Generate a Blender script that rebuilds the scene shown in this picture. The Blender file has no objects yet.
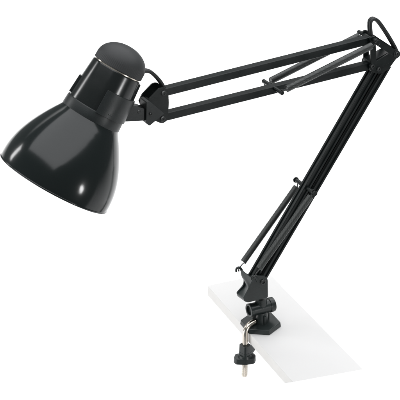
import bpy, bmesh, math, random
from mathutils import Vector, Matrix

random.seed(4)
scene = bpy.context.scene
COL = scene.collection
PX = 0.0015                                  # one photo pixel at the lamp, in metres

# ------------------------------------------------------------------ camera
PITCH, YAW, DIST, FPX = math.radians(26), math.radians(28), 2.2, 2.2 / 0.0015
F = Vector((0, math.cos(PITCH), -math.sin(PITCH)))
X = Vector((1, 0, 0))
U = Vector((0, math.sin(PITCH), math.cos(PITCH)))
def ray(px, py): return F + X * ((px - 200) / FPX) - U * ((py - 200) / FPX)
CAM = -DIST * ray(260, 325)                  # the origin is the clamp foot on the board
# the lamp folds in one upright plane: E runs from the clamp towards the head, N is its normal
E = Vector((-math.cos(YAW), -math.sin(YAW), 0))
N = Vector((math.sin(YAW), -math.cos(YAW), 0))
Z = Vector((0, 0, 1))
def A(px, py, d=0.0):                        # a point of the lamp's plane, d steps along N
    r = ray(px, py); t = (d * PX - CAM.dot(N)) / r.dot(N)
    return CAM + r * t
def G(px, py, z=0.0):                        # a point at a height above the board
    r = ray(px, py); t = (z * PX - CAM.z) / r.z
    return CAM + r * t

cd = bpy.data.cameras.new('camera'); cam = bpy.data.objects.new('camera', cd); COL.objects.link(cam)
cam.location = CAM
cam.rotation_euler = (math.pi / 2 - PITCH, 0, 0)
cd.sensor_width = 36; cd.lens = 36 * FPX / 400; cd.clip_start = 0.05; cd.clip_end = 60
scene.camera = cam

# ------------------------------------------------------------------ materials
def mat(name, col, rough, metal=0.0, spec=0.5, bump=0.0, bscale=400.0, rvar=0.0, coat=0.0, coat_r=0.06, cvar=0.0, cscale=60.0):
    m = bpy.data.materials.new(name); m.use_nodes = True
    nt = m.node_tree; b = nt.nodes['Principled BSDF']
    b.inputs['Base Color'].default_value = (*col, 1)
    b.inputs['Roughness'].default_value = rough
    b.inputs['Metallic'].default_value = metal
    b.inputs['Specular IOR Level'].default_value = spec
    b.inputs['Coat Weight'].default_value = coat
    b.inputs['Coat Roughness'].default_value = coat_r
    tc = nt.nodes.new('ShaderNodeTexCoord')
    if bump:
        n = nt.nodes.new('ShaderNodeTexNoise'); n.inputs['Scale'].default_value = bscale; n.inputs['Detail'].default_value = 3
        nt.links.new(tc.outputs['Object'], n.inputs['Vector'])
        bp = nt.nodes.new('ShaderNodeBump'); bp.inputs['Strength'].default_value = bump; bp.inputs['Distance'].default_value = 0.001
        nt.links.new(n.outputs['Fac'], bp.inputs['Height']); nt.links.new(bp.outputs['Normal'], b.inputs['Normal'])
    if rvar:
        n = nt.nodes.new('ShaderNodeTexNoise'); n.inputs['Scale'].default_value = 35; n.inputs['Detail'].default_value = 6
        nt.links.new(tc.outputs['Object'], n.inputs['Vector'])
        mr = nt.nodes.new('ShaderNodeMapRange')
        mr.inputs['From Min'].default_value = 0.3; mr.inputs['From Max'].default_value = 0.7
        mr.inputs['To Min'].default_value = max(0.02, rough - rvar); mr.inputs['To Max'].default_value = rough + rvar
        nt.links.new(n.outputs['Fac'], mr.inputs['Value']); nt.links.new(mr.outputs['Result'], b.inputs['Roughness'])
    if cvar:
        n = nt.nodes.new('ShaderNodeTexNoise'); n.inputs['Scale'].default_value = cscale; n.inputs['Detail'].default_value = 5
        nt.links.new(tc.outputs['Object'], n.inputs['Vector'])
        cr = nt.nodes.new('ShaderNodeValToRGB')
        cr.color_ramp.elements[0].position = 0.3; cr.color_ramp.elements[1].position = 0.7
        cr.color_ramp.elements[0].color = (*[c * (1 - cvar) for c in col], 1)
        cr.color_ramp.elements[1].color = (*[min(1, c * (1 + cvar)) for c in col], 1)
        nt.links.new(n.outputs['Fac'], cr.inputs['Fac']); nt.links.new(cr.outputs['Color'], b.inputs['Base Color'])
    return m
M_GLOSS = mat('black_gloss_enamel', (0.0065, 0.0102, 0.0103), 0.14, spec=0.45, bump=0.012, bscale=240, rvar=0.015, coat=0.14, coat_r=0.30)
M_WHITE_IN = mat('white_inner_enamel', (0.75, 0.75, 0.73), 0.35)
M_SOCKET = mat('black_satin_housing', (0.0080, 0.0105, 0.0105), 0.20, spec=0.55, rvar=0.03, bump=0.01)
M_CAP = mat('charcoal_plastic', (0.030, 0.032, 0.033), 0.55, spec=0.4, bump=0.12, bscale=900, rvar=0.06)
M_CUFF = mat('dark_matte_plastic', (0.012, 0.0155, 0.016), 0.40, spec=0.45, bump=0.08, bscale=900, rvar=0.07, cvar=0.2)
M_ARM = mat('black_painted_steel', (0.0062, 0.0092, 0.0092), 0.33, spec=0.36, bump=0.05, bscale=700, rvar=0.07)
M_SPRING = mat('dark_spring_steel', (0.085, 0.090, 0.088), 0.32, metal=0.55, spec=0.5, rvar=0.05)
M_CORD = mat('black_rubber_cord', (0.018, 0.020, 0.020), 0.42, spec=0.45)
M_CAST = mat('black_cast_clamp', (0.0140, 0.0195, 0.0192), 0.34, spec=0.5, bump=0.10, bscale=600, rvar=0.08, cvar=0.25)
M_BOLT = mat('blackened_bolt', (0.05, 0.053, 0.053), 0.30, metal=0.5)
M_CHROME = mat('nickel_plated_steel', (0.72, 0.66, 0.58), 0.20, metal=1.0, bump=0.05, bscale=500, rvar=0.06)
M_BOARD = mat('white_laminate', (0.77, 0.765, 0.755), 0.42, spec=0.35, cvar=0.012, cscale=9, rvar=0.05)
M_EDGE = mat('white_edge_brightened', (0.86, 0.845, 0.825), 0.6, spec=0.3, cvar=0.03, cscale=40)  # board's edge, colour lightened to make up for weak light on that side
M_DROP = mat('white_paper', (0.86, 0.86, 0.86), 0.9, spec=0.1)

# ------------------------------------------------------------------ mesh helpers
def link(name, bm, m, parent=None, angle=35):
    bmesh.ops.recalc_face_normals(bm, faces=bm.faces[:])
    me = bpy.data.meshes.new(name); bm.to_mesh(me); bm.free()
    for p in me.polygons: p.use_smooth = True
    me.set_sharp_from_angle(angle=math.radians(angle))
    for mm in (m if isinstance(m, (list, tuple)) else [m]): me.materials.append(mm)
    o = bpy.data.objects.new(name, me); COL.objects.link(o)
    w_ = o.modifiers.new('weighted_normals', 'WEIGHTED_NORMAL'); w_.keep_sharp = True
    if parent: o.parent = parent
    return o
def merge(bm, sub):
    me = bpy.data.meshes.new('tmp'); sub.to_mesh(me); bm.from_mesh(me); bpy.data.meshes.remove(me); sub.free()
def bevel(bm, w, seg=2, ang=30):
    if w <= 0: return
    bm.normal_update()
    es = [e for e in bm.edges if len(e.link_faces) == 2 and e.calc_face_angle(0) > math.radians(ang)]
    bmesh.ops.bevel(bm, geom=es, offset=w, segments=seg, affect='EDGES', profile=0.5, clamp_overlap=True)
def loft(bm, a, b, bev=0.0, seg=2):                  # solid between two outlines with the same number of points
    s = bmesh.new()
    va = [s.verts.new(p) for p in a]; vb = [s.verts.new(p) for p in b]; n = len(va)
    s.faces.new(va); s.faces.new(vb[::-1])
    for i in range(n): s.faces.new((va[i], vb[i], vb[(i + 1) % n], va[(i + 1) % n]))
    bmesh.ops.recalc_face_normals(s, faces=s.faces[:])
    bevel(s, bev, seg); merge(bm, s)
def rounded(pts, r):                                 # rounds the corners of a 2D outline; r one number or one per corner
    out = []; n = len(pts)
    for i in range(n):
        p = Vector(pts[i]); q = Vector(pts[i - 1]); t = Vector(pts[(i + 1) % n])
        ri = r[i] if isinstance(r, (list, tuple)) else r
        if ri <= 0: out.append(tuple(p)); continue
        a = (q - p); b = (t - p); k = min(ri, a.length * .48, b.length * .48)
        pa = p + a.normalized() * k; pb = p + b.normalized() * k
        for j in range(5):
            s = j / 4; out.append(tuple(pa * (1 - s) ** 2 + p * 2 * s * (1 - s) + pb * s ** 2))
    return out
def plate(bm, px, d0, d1, r=0, bev=0.0003):          # flat plate in the lamp's plane, outline seen on its front d0
    pts = rounded(px, r) if r else px
    a = [A(x, y, d0) for x, y in pts]
    loft(bm, a, [p + N * ((d1 - d0) * PX) for p in a], bev, 2)
def box(bm, c, ax, ay, az, hx, hy, hz, bev=0.0, seg=2):
    a = [c + ax * (sx * hx) + ay * (sy * hy) - az * hz for sx, sy in ((-1, -1), (1, -1), (1, 1), (-1, 1))]
    loft(bm, a, [p + az * (2 * hz) for p in a], bev, seg)
def extrude_profile(bm, p0, p1, prof, side, up, bev=0.0):
    loft(bm, [p0 + side * s + up * t for s, t in prof], [p1 + side * s + up * t for s, t in prof], bev, 1)
def frame(d):
    d = d.normalized(); a = d.cross(Z)
    if a.length < 1e-3: a = d.cross(X)
    a.normalize(); return a, d.cross(a).normalized()
def cyl(bm, p0, p1, r0, r1=None, seg=32, bev=0.0):
    r1 = r0 if r1 is None else r1; a, b = frame(p1 - p0)
    c = [(math.cos(2 * math.pi * i / seg), math.sin(2 * math.pi * i / seg)) for i in range(seg)]
    loft(bm, [p0 + a * (x * r0) + b * (y * r0) for x, y in c], [p1 + a * (x * r1) + b * (y * r1) for x, y in c], bev, 2)
def catmull(pts, n=10):
    out = []; P = [pts[0] * 2 - pts[1]] + list(pts) + [pts[-1] * 2 - pts[-2]]
    for i in range(1, len(P) - 2):
        a, b, c, d = P[i - 1:i + 3]
        for j in range(n):
            t = j / n
            out.append(0.5 * (2 * b + (c - a) * t + (2 * a - 5 * b + 4 * c - d) * t * t + (3 * b - a - 3 * c + d) * t ** 3))
    out.append(P[-2].copy()); return out
def tube(bm, pts, r, seg=12):
    t0 = (pts[1] - pts[0]).normalized(); a, _ = frame(t0); rings = []
    for i, p in enumerate(pts):
        t = (pts[min(i + 1, len(pts) - 1)] - pts[max(i - 1, 0)]).normalized()
        a = (a - t * a.dot(t)).normalized(); b = t.cross(a)
        rr = r(i / (len(pts) - 1)) if callable(r) else r
        rings.append([bm.verts.new(p + (a * math.cos(2 * math.pi * k / seg) + b * math.sin(2 * math.pi * k / seg)) * rr) for k in range(seg)])
    for i in range(len(rings) - 1):
        for k in range(seg):
            bm.faces.new((rings[i][k], rings[i][(k + 1) % seg], rings[i + 1][(k + 1) % seg], rings[i + 1][k]))
    bm.faces.new(rings[0][::-1]); bm.faces.new(rings[-1])
def lathe(bm, o, ax, bx, by, prof, seg=160, th0=0.0, th1=2 * math.pi, closed=False, mats=None, rfun=None):
    full = abs(th1 - th0 - 2 * math.pi) < 1e-6
    ns = seg if full else seg + 1; rows = []
    for t, r in prof:
        row = []
        for i in range(ns):
            th = th0 + (th1 - th0) * i / seg; rr = r if rfun is None else rfun(t, r, i)
            row.append(bm.verts.new(o + ax * t + (bx * math.cos(th) + by * math.sin(th)) * max(rr, 1e-5)))
        rows.append(row)
    m = len(rows)
    for j in range(m if closed else m - 1):
        a, b = rows[j], rows[(j + 1) % m]
        for i in range(ns if full else ns - 1):
            f = bm.faces.new((a[i], a[(i + 1) % ns], b[(i + 1) % ns], b[i]))
            if mats: f.material_index = mats[j]
    if closed and not full:
        bm.faces.new([r[0] for r in rows]); bm.faces.new([r[-1] for r in rows][::-1])
def smooth_profile(pts, n=8):
    return [(v.x, v.y) for v in catmull([Vector((a, b, 0)) for a, b in pts], n)]

# ------------------------------------------------------------------ setting
bm = bmesh.new()                                     # seamless paper sweep: floor running up into a wall
prof = [(-0.62, -0.45), (2.9, -0.45)]
for i in range(1, 13):
    a = math.pi / 2 * i / 12; prof.append((2.9 + 0.6 * math.sin(a), -0.45 + 0.6 * (1 - math.cos(a))))
prof.append((3.5, 0.25))
rows = [[bm.verts.new((x, y, z)) for x in (-4.5, 4.5)] for y, z in prof]
for i in range(len(rows) - 1): bm.faces.new((rows[i][0], rows[i][1], rows[i + 1][1], rows[i + 1][0]))
bd = link('backdrop', bm, M_DROP, angle=80); bd['kind'] = 'structure'

TH = 11.5                                            # board thickness in px steps
c_left, c_front, c_right = G(207.5, 285.6), G(293, 382.0), G(363, 369.3)
along = (c_front - c_left).normalized()
outw = Vector((along.y, -along.x, 0))
if outw.x > 0: outw = -outw
L_ = (c_front - c_left).length; W_ = (c_right - c_front).dot(-outw)
fl, fr = c_front, c_right - along * ((c_right - c_front).dot(along)) * 0.0
bl, br = c_left, c_left - outw * W_
MIT = 17 * PX                                        # the near end is mitred back underneath
bm = bmesh.new()
dn = -Z * (TH * PX)
loft(bm, [bl, fl, fr, br], [bl + dn, fl + dn - along * MIT, fr + dn - along * MIT, br + dn], 0.0006, 2)
bm.normal_update()
for f in bm.faces:
    if abs(f.normal.z) < 0.3: f.material_index = 1
board = link('board', bm, [M_BOARD, M_EDGE])
board['label'] = 'pale white rectangular slab the black lamp is clamped to'; board['category'] = 'board'

# ------------------------------------------------------------------ the lamp
lamp = bpy.data.objects.new('desk_lamp', None); COL.objects.link(lamp)
lamp['label'] = 'black swing arm desk lamp with bell shade clamped to a white board'; lamp['category'] = 'desk lamp'

# ---- head: everything turned round one axis running from the rim to the cap
rim = A(53.5, 183.5); capc = A(118.2, 67.5)
ax = (capc - rim).normalized(); Q = (capc - rim).length / 132.5      # metres per photo px here
by = -(E - ax * E.dot(ax)).normalized()                              # towards the arm
bx = N.copy()                                                        # towards the viewer's side
def deg(*a): return [math.radians(v - 28) for v in a]                # angle from the camera-facing line to the arm side
outer = smooth_profile([(0.6, 59.6), (6, 59.7), (13, 59.3), (21, 58.1), (30, 55.8), (40, 52.0), (50, 47.2), (60, 41.6), (68, 36.6), (75, 32.0), (82, 28.6)], 6)
inner = [(t - 0.3, r - 1.1) for t, r in outer][::-1]
prof = [(t * Q, r * Q) for t, r in outer + inner]
bm = bmesh.new()
lathe(bm, rim, ax, bx, by, prof, 192, closed=True, mats=[0] * len(outer) + [1] * (len(inner) - 1) + [0])
shade = link('lamp_shade', bm, [M_GLOSS, M_WHITE_IN], lamp, 50)
bm = bmesh.new()
lathe(bm, rim, ax, bx, by, [((1.0 + 1.0 * math.sin(a)) * Q, (59.4 + 0.9 * math.cos(a)) * Q) for a in [2 * math.pi * i / 10 for i in range(10)]], 192, closed=True)
link('rim_lip', bm, M_GLOSS, shade, 60)

bm = bmesh.new()
lathe(bm, rim, ax, bx, by, [(t * Q, r * Q) for t, r in [(74, 26), (80, 29.4), (88, 29.4), (108, 28.0), (129.0, 26.1), (130.0, 25.7), (130.3, 24.9), (130.3, 19), (74, 19)]], 128, closed=True)
sock = link('socket_housing', bm, M_SOCKET, lamp, 40)
bm = bmesh.new()
lathe(bm, rim, ax, bx, by, [(t * Q, r * Q) for t, r in [(76.3, 28), (76.5, 30.9), (77.2, 31.4), (82, 31.1), (86.6, 30.8), (87.4, 30.3), (87.6, 27.5)]], 128)
link('collar', bm, M_CUFF, sock, 40)
bm = bmesh.new()                                     # thin bright neck showing in the gap under the cap
lathe(bm, rim, ax, bx, by, [(t * Q, r * Q) for t, r in [(129.5, 23.0), (130.2, 24.2), (132.0, 24.2), (133, 22.5)]], 96)
link('neck_ring', bm, M_CHROME, sock, 50)
bm = bmesh.new()                                     # domed vent cap with a knurled skirt
pc = [(131.4, 22), (131.4, 25.2), (131.9, 25.8)]
pc += [(132.5 + 5.0 * i / 8, 26.0 - 0.1 * i / 8) for i in range(9)]
pc += [(137.5 + 18.6 * math.sin(a), 25.9 * math.cos(a) ** 0.97) for a in [math.pi / 2 * i / 22 for i in range(1, 23)]]
def ribs(t, r, i):
    k = t / Q
    if k < 132.2 or k > 142.5: return r
    amp = 0.17 * min(1, (k - 132.0) / 0.8) * max(0, min(1, (142.5 - k) / 4))
    return r - amp * Q * (1 if i % 4 in (0, 1) else 0)
lathe(bm, rim, ax, bx, by, [(t * Q, r * Q) for t, r in pc], 4 * 84, rfun=ribs)
link('vent_cap', bm, M_CAP, sock, 50)

def curved_panel(bm, t0, t1, r0, r1, thick, a0, a1, seg=48, slope=0.0):
    s = bmesh.new(); a0, a1 = deg(a0, a1); rows = []
    for i in range(seg + 1):
        th = a0 + (a1 - a0) * i / seg; di = bx * math.cos(th) + by * math.sin(th); k = slope * i / seg
        rows.append([s.verts.new(rim + ax * (t * Q) + di * (r * Q)) for t, r in ((t0 + k, r0), (t1 + k, r1), (t1 + k, r1 - thick), (t0 + k, r0 - thick))])
    for i in range(seg):
        for j in range(4): s.faces.new((rows[i][j], rows[i][(j + 1) % 4], rows[i + 1][(j + 1) % 4], rows[i + 1][j]))
    s.faces.new(rows[0]); s.faces.new(rows[-1][::-1])
    bmesh.ops.recalc_face_normals(s, faces=s.faces[:]); bevel(s, 0.0005, 2, 40); merge(bm, s)
bm = bmesh.new(); curved_panel(bm, 86.2, 111.0, 32.1, 30.6, 3.6, 0, 236)
cuff = link('mounting_cuff', bm, M_CUFF, sock, 30)
bm = bmesh.new(); curved_panel(bm, 89, 108, 31.2, 29.9, 3.4, -107, -84, 10)
link('clip', bm, M_CUFF, sock, 30)
bm = bmesh.new(); curved_panel(bm, 108, 128, 29.8, 28.0, 3, 92, 108, 8); curved_panel(bm, 105.5, 111, 31.8, 31.2, 4, 93, 107, 8)
link('latch', bm, M_CUFF, sock, 30)
bm = bmesh.new()                                     # small oval key slot in the cuff
th = deg(26)[0]; dd = bx * math.cos(th) + by * math.sin(th); c0 = rim + ax * (90.5 * Q) + dd * (31.5 * Q)
tt = ax.cross(dd); box(bm, c0, tt, ax, dd, 2.2 * Q, 0.55 * Q, 0.8 * Q, 0.0004)
link('key_tab', bm, M_BOLT, cuff, 30)

# ---- head bracket
hb_px = [(145.5, 106), (149, 99), (159.5, 88), (165.5, 87.5), (168.6, 93), (169, 104), (168, 118), (165, 123), (159.5, 123), (150, 118)]
bm = bmesh.new()
plate(bm, hb_px, 7.4, 5.8, [0.6, 1, 2, 3, 3, 4, 4, 3, 2, 1], 0.0003)
s0 = [A(x, y, 7.4) - N * (13.2 * PX) for x, y in rounded(hb_px, [0.6, 1, 2, 3, 3, 4, 4, 3, 2, 1])]
loft(bm, s0, [p - N * (1.6 * PX) for p in s0], 0.0003, 2)
plate(bm, [(147, 104), (150.5, 100), (155, 103), (154, 116), (149, 117)], 5.8, -5.8)
hb = link('head_bracket', bm, M_ARM, lamp, 30)
bm = bmesh.new()
plate(bm, [(146.5, 102.5), (149.5, 100.8), (164.5, 113.5), (149.5, 126), (146.2, 123.5)], 9.6, -3.0, [0.8, 1.2, 1.5, 1.5, 1], 0.0005)
kn = link('knuckle', bm, M_CUFF, hb, 30)
bm = bmesh.new()
p0 = rim + ax * (96 * Q) + by * (29.5 * Q); p1 = A(147, 113.5, 2)
d_ = (p1 - p0).normalized(); up_ = N.cross(d_).normalized()
loft(bm, [p0 + up_ * (s * 8.2 * PX) + N * (t * 6 * PX) for s, t in ((-1, -1), (1, -1), (1, 1), (-1, 1))],
         [p1 + up_ * (s * 4.8 * PX) + N * (t * 5 * PX) for s, t in ((-1, -1), (1, -1), (1, 1), (-1, 1))], 0.0006, 2)
link('tilt_arm', bm, M_CUFF, kn, 30)
def bolt(px, py, d, r, parent, h=1.1, name='bolt'):
    bm = bmesh.new(); c = A(px, py, d)
    a, b = E, Z
    prof = [(-0.6, r * PX), (h * 0.55, r * PX), (h * 0.9, r * 0.86 * PX), (h, r * 0.62 * PX), (h * 0.98, r * 0.5 * PX), (h * 0.25, r * 0.46 * PX), (h * 0.25, 0)]
    lathe(bm, c, N, a, b, [(t * PX, q) for t, q in prof], 24)
    return link(name, bm, M_BOLT, parent, 35)
bolt(163.6, 93.2, 7.4, 2.6, hb); bolt(162.6, 118.8, 7.4, 2.6, hb); bolt(150.5, 113.8, 9.6, 1.6, kn); bolt(138.5, 111.5, 5.6, 2.0, kn)

# ---- arm bars
def arm_bar(p0, p1, h, w, groove=0.0, name='arm_bar', ridge=False):
    d = (p1 - p0).normalized(); up = N.cross(d).normalized()
    if up.z < 0: up = -up
    h2, w2 = h * PX / 2, w * PX / 2
    if groove:
        g = groove * PX; e = h2 * 0.42
        prof = [(w2, -h2), (w2, -e), (w2 - g, -e * 0.8), (w2 - g, e * 0.8), (w2, e), (w2, h2), (-w2, h2), (-w2, e), (-w2 + g, e * .8), (-w2 + g, -e * .8), (-w2, -e), (-w2, -h2)]
        if ridge:
            k = w2 * 0.34
            top = [(w2, h2), (k, h2), (k * .8, h2 - g), (-k * .8, h2 - g), (-k, h2), (-w2, h2)]
            rc = 0.00105
            def arc(cx, cy, a0): return [(cx + rc * math.cos(a0 + math.pi / 8 * i), cy + rc * math.sin(a0 + math.pi / 8 * i)) for i in range(5)]
            prof = prof[:5] + arc(w2 - rc, h2 - rc, 0) + top[1:-1] + arc(-w2 + rc, h2 - rc, math.pi / 2) + prof[7:]
    else:
        prof = [(w2, -h2), (w2, h2), (-w2, h2), (-w2, -h2)]
    bm = bmesh.new(); extrude_profile(bm, p0 - d * (1.5 * PX), p1 + d * (1.5 * PX), prof, N, up, 0.0008 if not groove else 0.0)
    return link(name, bm, M_ARM, lamp, 30)
arm_bar(A(163.5, 91.2), A(371, 38.8), 7.6, 7.6)
arm_bar(A(162.5, 116.2), A(369, 64.8), 7.6, 7.6)
arm_bar(A(255.6, 277, 4) - N * (4 * PX), A(377.5, 67, 4) - N * (4 * PX), 7.0, 8.4, 1.2, ridge=True)
arm_bar(A(263.0, 280, 4) - N * (4 * PX), A(388, 67, 4) - N * (4 * PX), 6.6, 8.4, 1.2, ridge=True)

# ---- elbow
T, B, R = (373.2, 39.5), (374.0, 67.5), (396.2, 54.0)
def strap(bm, p, q, w, d0, d1, e0=0.5, e1=0.5):
    p, q = Vector(p), Vector(q); d = (q - p).normalized(); s = Vector((-d.y, d.x)); r = w / 2; pts = []
    for c, sg in ((q, 1), (p, -1)):
        for i in range(9):
            a = -math.pi / 2 + math.pi * i / 8
            pts.append(tuple(c + (d * math.cos(a) + s * math.sin(a)) * sg * r))
    a = [A(x, y, d0) for x, y in pts]
    loft(bm, a, [v + N * ((d1 - d0) * PX) for v in a], 0.0002, 1)
bm = bmesh.new()
off = Vector((8.6, 7.2))                                             # how far the front side plate sits from the back one in the view
for d0, d1, sh in ((8.6, 7.0, Vector((0, 0))), (-7.0, -8.6, Vector((-7.4, -6.3)))):
    strap(bm, Vector(T) + sh, Vector(B) + sh, 5.2, d0, d1)
    strap(bm, Vector(T) + sh, Vector(R) + sh * 0.55, 6.2, d0 - 0.25, d1 - 0.25)
    strap(bm, Vector(B) + sh, Vector(R) + sh * 0.55, 8.4, d0 - 0.5, d1 - 0.5)
elbow = link('elbow_joint', bm, M_ARM, lamp, 30)
bm = bmesh.new(); cyl(bm, A(*T, 8) - N * (25 * PX), A(*T, 8) + N * (8.5 * PX), 1.9 * PX, bev=0.0004)
link('pivot_rod', bm, M_ARM, elbow, 40)
bm = bmesh.new(); cyl(bm, A(*R, 8.2) + N * (0.8 * PX), A(*R, 8.2) - N * (15 * PX), 3.4 * PX, bev=0.0005)
link('cord_guide', bm, M_CUFF, elbow, 40)
bm = bmesh.new()                                                     # web between the side plates
plate(bm, [(370, 62), (392, 50.5), (398, 51), (398.5, 56), (388.5, 69.5), (380, 74), (371, 72)], 6.4, -6.4, [1, 2, 2, 2, 2, 2, 2], 0.0005)
link('spacer', bm, M_ARM, elbow, 30)
bolt(372.4, 66.4, 8.6, 2.0, elbow); bolt(378.7, 69.2, 8.6, 2.0, elbow); bolt(396.8, 53.6, 9.2, 1.7, elbow); bolt(376.2, 40.2, 13.5, 1.6, elbow)

# ---- springs
def spring(p0, p1, r, wire, parent, h0, h1):
    bm = bmesh.new(); L = p1 - p0; a, b = frame(L); n = int(L.length / (wire * 2.06)); k = 18
    pts = [p0 + L * (i / (n * k)) + (a * math.cos(2 * math.pi * i / k) + b * math.sin(2 * math.pi * i / k)) * (r - wire) for i in range(n * k + 1)]
    tube(bm, pts, wire, 6)
    cyl(bm, p0 + L * 0.004, p1 - L * 0.004, r - wire * 1.6, seg=20)
    o = link('tension_spring', bm, M_SPRING, parent, 60)
    for e, h, sg in ((p0, h0, -1), (p1, h1, 1)):
        bm = bmesh.new(); dl = L.normalized() * sg; m = (h - e)
        pts = catmull([e - dl * 0.001 + a * (r - wire), e + dl * 0.0012 + a * r * .4, e + m * .45, h + Z * 0.002 + dl * .001, h - Z * 0.0006 + dl * .0028, h - Z * 0.003], 6)
        tube(bm, pts, 0.00075, 8); link('hook', bm, M_BOLT, o, 60)
    return o
SD = 15.0
def back(p): return p
# pair beside the upper arm: lower ends on a pin through the lower bar, upper ends on the elbow rod
for d, s0, s1, e0, e1 in ((SD, (286.5, 88.8), (371.5, 45.8), (281.5, 91.2), (378, 44)), (-SD, (270.5, 81), (358.5, 36.2), (266, 83.6), (363.5, 34))):
    spring(A(*s0, d), A(*s1, d), 3.45 * PX, 0.00062, lamp, A(*e0, d), A(*e1, d))
bm = bmesh.new(); cyl(bm, A(272.8, 87.0) - N * (17.5 * PX), A(272.8, 87.0) + N * (17.5 * PX), 2.0 * PX, bev=0.0005)
link('spring_pin', bm, M_ARM, lamp, 40)
# pair beside the lower arm
for d, s0, s1, e0, e1 in ((-SD, (243.2, 262), (296.5, 186.6), (239.5, 269), (298.5, 182.5)), (SD, (259.2, 268.5), (310.6, 196.0), (255.5, 276), (312.4, 191.6))):
    spring(A(*s0, d), A(*s1, d), 3.3 * PX, 0.00062, lamp, A(*e0, d), A(*e1, d))
bm = bmesh.new()
pc_ = (A(298.5, 182.5, -SD) + A(312.4, 191.0, SD)) / 2
cyl(bm, pc_ - N * (18 * PX), pc_ + N * (17.5 * PX), 2.1 * PX, bev=0.0006)
cyl(bm, pc_ - N * (18.6 * PX), pc_ - N * (16.8 * PX), 2.9 * PX, bev=0.0006)
cyl(bm, pc_ + N * (16.4 * PX), pc_ + N * (18 * PX), 2.7 * PX, bev=0.0006)
link('spring_pin', bm, M_ARM, lamp, 40)

# ---- base bracket: bent sheet with two cheeks and a web between
front = [(254.5, 277.5), (257, 275.5), (265, 276), (267.8, 279), (268, 297.2), (247.5, 302.8), (243.2, 299.8), (249.4, 288)]
bm = bmesh.new()
rr = [1, 1, 2, 2, 1, 2, 2, 4]
fp = rounded(front, rr)
plate(bm, fp, 9, 7.4, 0, 0.0003)
rear = [(243.5, 273.5), (248, 274.5), (256, 272), (259.5, 274), (259, 289), (239.5, 297.5), (236.6, 293.5), (244.6, 284.5)]
rp = [A(x, y, -8) for x, y in rounded(rear, rr)]
loft(bm, rp, [p - N * (1.6 * PX) for p in rp], 0.0003)
# web: front left edge to rear left edge
fe = [(253.6, 279.5), (250.6, 286), (247.2, 292), (243.6, 299.2), (247.2, 302.0), (258, 299.4), (267.4, 296.6)]
re = [(240.6, 270), (241.6, 276.5), (245.2, 284.5), (237.4, 293.4), (239.8, 297.2), (250, 293.8), (258.6, 288.8)]
fa = [A(x, y, 7.6) for x, y in fe]; ra = [A(x, y, -8.2) for x, y in re]
s = bmesh.new(); nf = len(fa); K = 6; rows = []
for i in range(K + 1):
    k = i / K; rows.append([s.verts.new(f.lerp(r, k)) for f, r in zip(catmull(fa, 5), catmull(ra, 5))])
for i in range(K):
    for j in range(len(rows[0]) - 1): s.faces.new((rows[i][j], rows[i][j + 1], rows[i + 1][j + 1], rows[i + 1][j]))
bmesh.ops.recalc_face_normals(s, faces=s.faces[:])
bmesh.ops.solidify(s, geom=s.faces[:], thickness=0.0018)
merge(bm, s)
bb = link('base_bracket', bm, M_CAST, lamp, 30)
for d, pts in ((-9, [(243, 273), (241.5, 270), (240.2, 268.2), (238.2, 267.6), (236.4, 269), (236.2, 271.6)]), (9, [(258, 281.5), (256.5, 278.5), (255, 276.6), (253, 276), (251.5, 277.4), (251.4, 279.6)])):
    bm = bmesh.new(); tube(bm, catmull([A(x, y, d) for x, y in pts], 6), lambda k: (1.5 - 0.5 * k) * PX, 10)
    link('spring_hook', bm, M_CAST, bb, 60)
bolt(262.8, 282, 9, 3.1, bb, 1.4)

# ---- clamp: foot plate, swivel socket, bent rod, jaw and wing nut
foot0 = bpy.data.objects.new('clamp', None); COL.objects.link(foot0); foot0.parent = lamp
bm = bmesh.new()
hexp = []
a0 = math.atan2(outw.y, outw.x)
for i in range(6):
    a = a0 + math.radians(30 + 60 * i); hexp.append(Vector((math.cos(a), math.sin(a), 0)) * (20.6 * PX))
C0 = G(260.5, 325.5, 0) + Z * 0.0001
loft(bm, [C0 + p for p in hexp], [C0 + p * 0.965 + Z * (5.2 * PX) for p in hexp], 0.0009, 3)
link('foot_plate', bm, M_CAST, foot0, 30)
bm = bmesh.new()
top = C0 + Z * (5 * PX); ct = Vector((C0.x, C0.y, 0)) + Z * (21 * PX)
cyl(bm, top - Z * 0.001, top + Z * (12 * PX), 8.2 * PX, 6.4 * PX, 36, 0.0006)                     # upright column
for k in (-1, 1):                                                                              # ribs on the column
    for ax_, w in ((E, 9.4), (N, 9.0)):
        box(bm, top + Z * (4.5 * PX) + ax_ * (k * 4.4 * PX), ax_, Z.cross(ax_), Z, w * .55 * PX, 1.1 * PX, 5.2 * PX, 0.0004)
cyl(bm, ct + E * (11.5 * PX), ct - E * (9 * PX), 6.6 * PX, 7.0 * PX, 40, 0.0006)               # cross barrel
s = bmesh.new()                                                                                # open ring at the near end
a_, b_ = N, Z
lathe(s, ct + E * (10.5 * PX), E, a_, b_, [(0, 5 * PX), (0, 7.0 * PX), (3.0 * PX, 7.0 * PX), (3.4 * PX, 6.6 * PX), (3.4 * PX, 4.9 * PX), (3.0 * PX, 4.6 * PX), (1.1 * PX, 4.4 * PX), (1.1 * PX, 0)], 40)
merge(bm, s)
cyl(bm, ct - E * (8.5 * PX), ct - E * (14.0 * PX), 7.8 * PX, 7.4 * PX, 40, 0.0009)             # thumb end
cyl(bm, ct, ct + Z * (11 * PX), 6.2 * PX, 6.0 * PX, 32, 0.0004)                                # spindle into the bracket
sw = link('swivel_socket', bm, M_CAST, foot0, 30)

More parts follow.
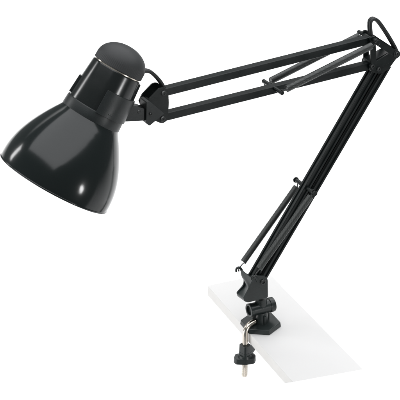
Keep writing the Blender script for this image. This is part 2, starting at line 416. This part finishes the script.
rod = G(245.2, 333.6, 0)
rod = Vector((rod.x, rod.y, 0))
inn = Vector((C0.x, C0.y, 0)) - rod; inn.normalize()
zt = 6.8 * PX
path = [rod + inn * (13 * PX) + Z * (zt + 1.6 * PX), rod + inn * (8.5 * PX) + Z * (zt + 1.5 * PX), rod + inn * (4.5 * PX) + Z * (zt + 0.4 * PX), rod + inn * (1.4 * PX) + Z * (zt - 2.6 * PX), rod + Z * (zt - 7 * PX), rod - Z * (14 * PX), rod - Z * (30 * PX), rod - Z * (49.0 * PX)]
rr_ = 2.75 * PX
bm = bmesh.new(); tube(bm, catmull(path, 10), rr_, 24)
pts = []                                                                                       # thread on the lower half
zz0, zz1, pit = -24 * PX, -48.4 * PX, 0.00115
nn = int((zz0 - zz1) / pit * 20)
for i in range(nn + 1):
    a = 2 * math.pi * i / 20; pts.append(rod + Vector((math.cos(a) * rr_, math.sin(a) * rr_, zz0 + (zz1 - zz0) * i / nn)))
tube(bm, pts, 0.00032, 6)
link('clamp_rod', bm, M_CHROME, foot0, 50)

bx_ = inn.copy(); by_ = Z.cross(bx_)
bm = bmesh.new()                                                                               # jaw: collar round the rod with a beak under the board
z0 = -11.9 * PX
def jaw_out(k, beak, zc): 
    o = [(-4.6, -3.6), (-3.2, -4.9), (2, -5.2), (beak, -3.0), (beak, 3.0), (2, 5.2), (-3.2, 4.9), (-4.6, 3.6)]
    return [rod + bx_ * (x * k * PX if x < 3 else x * PX) + by_ * (y * k * PX) + Z * zc for x, y in o]
loft(bm, jaw_out(0.95, 4.2, z0 + 2.2 * PX - 3 * PX), jaw_out(1.0, 13.5, z0 - 9 * PX), 0.0005)
loft(bm, jaw_out(1.0, 13.5, z0 - 9 * PX), jaw_out(1.05, 9.5, z0 - 12.5 * PX), 0.0004)
link('jaw', bm, M_CAST, foot0, 25)
bm = bmesh.new()                                                                               # wing nut under the jaw
zn = z0 - 14.2 * PX
o = []
for x_, y_ in rounded([(-11.2, -1.5), (-9.2, -5.6), (0, -7.4), (9.0, -5.6), (11.2, 0.5), (9.0, 5.8), (0, 7.4), (-9.2, 5.0)], 1.6):
    o.append(Vector((x_, y_, 0)) * PX)
rz = Matrix.Rotation(math.radians(6), 3, 'Z')
o = [rz @ p for p in o]
loft(bm, [rod + p + Z * zn for p in o], [rod + p * 1.03 - Z * (-zn + 6.0 * PX) for p in o], 0.0008, 3)
cyl(bm, rod + Z * (zn + 2.4 * PX), rod + Z * (zn - 0.5 * PX), 6.0 * PX, 7.2 * PX, 28, 0.0004)
cyl(bm, rod + Z * (zn - 5 * PX), rod + Z * (zn - 7.4 * PX), 5.2 * PX, 4.4 * PX, 28, 0.0004)
link('wing_nut', bm, M_CAST, foot0, 35)

# ---- power cord: flat twin lead, in view at the head and over the elbow
def cord(pts, d=0.0):
    bm = bmesh.new(); c = catmull(pts, 12)
    for sg in (-1, 1): tube(bm, [p + N * (sg * 1.45 * PX) for p in c], 1.65 * PX, 12)
    return link('power_cord', bm, M_CORD, lamp, 60)
cord([A(134, 73.5), A(143, 70.8), A(149, 71.2), A(154.5, 75.2), (A(160, 81.5)), A(163.5, 87.5), A(165.5, 92)])
cord([A(370.8, 40), A(370.2, 33), A(369.8, 26), A(370.4, 20.6), A(373.6, 18.6), A(378, 21.4), A(383.6, 29), A(389.6, 38.5), A(394.6, 47.5), A(397, 54)])

# ------------------------------------------------------------------ light
w = bpy.data.worlds.new('World'); scene.world = w; w.use_nodes = True
w.node_tree.nodes['Background'].inputs['Color'].default_value = (0.95, 1.0, 1.0, 1)
w.node_tree.nodes['Background'].inputs['Strength'].default_value = 0.16
def area(name, loc, target, sx, sy, power, col=(1, 1, 1), spread=180):
    l = bpy.data.lights.new(name, 'AREA'); l.shape = 'RECTANGLE'; l.size = sx; l.size_y = sy; l.energy = power; l.color = col
    l.spread = math.radians(spread)
    o = bpy.data.objects.new(name, l); COL.objects.link(o); o.location = loc
    o.rotation_euler = (Vector(target) - Vector(loc)).to_track_quat('-Z', 'Y').to_euler(); return o
area('backdrop_light', (0, 2.5, 2.0), (0, 2.5, -1), 6.0, 2.2, 118, spread=120)
def softbox(name, c, u, n, sx, sy, radiance, shape='RECTANGLE', col=(1, 1, 1)):
    u = Vector(u).normalized(); n = Vector(n).normalized(); u = (u - n * u.dot(n)).normalized(); v = (-n).cross(u)
    l = bpy.data.lights.new(name, 'AREA'); l.shape = shape; l.size = sx; l.size_y = sy; l.color = col
    l.energy = radiance * math.pi * sx * sy * (math.pi / 4 if shape in ('DISK', 'ELLIPSE') else 1)
    o = bpy.data.objects.new(name, l); COL.objects.link(o)
    o.matrix_world = Matrix((u, v, -n)).transposed().to_4x4(); o.location = c
head_c = Vector((-0.26, -0.20, 0.36))
softbox('overhead_softbox', head_c + Vector((0.52, 0.14, 0.9)), (0.82, 0.57, 0), (0, 0, -1), 2.6, 1.65, 2.0, col=(0.985, 0.985, 1.01))
softbox('front_lamp', head_c + Vector((0.76, -0.64, -0.13)) * 2.2, (0, 0, 1), Vector((-0.76, 0.64, 0.13)), 0.42, 0.26, 27, 'ELLIPSE')
softbox('low_fill', (-1.35, -0.5, 0.0), (0, 0, 1), (0.94, 0.33, -0.02), 1.0, 1.1, 2.6)  # added fill, brightens the board's left edge
softbox('side_strip', head_c + Vector((-0.86, 0.36, 0.37)) * 2.0, (0, 0, 1), Vector((0.86, -0.36, -0.37)), 0.55, 0.24, 12)
scene.view_settings.view_transform = 'Standard'; scene.view_settings.look = 'None'; scene.view_settings.gamma = 1
scene.view_settings.exposure = 0.0
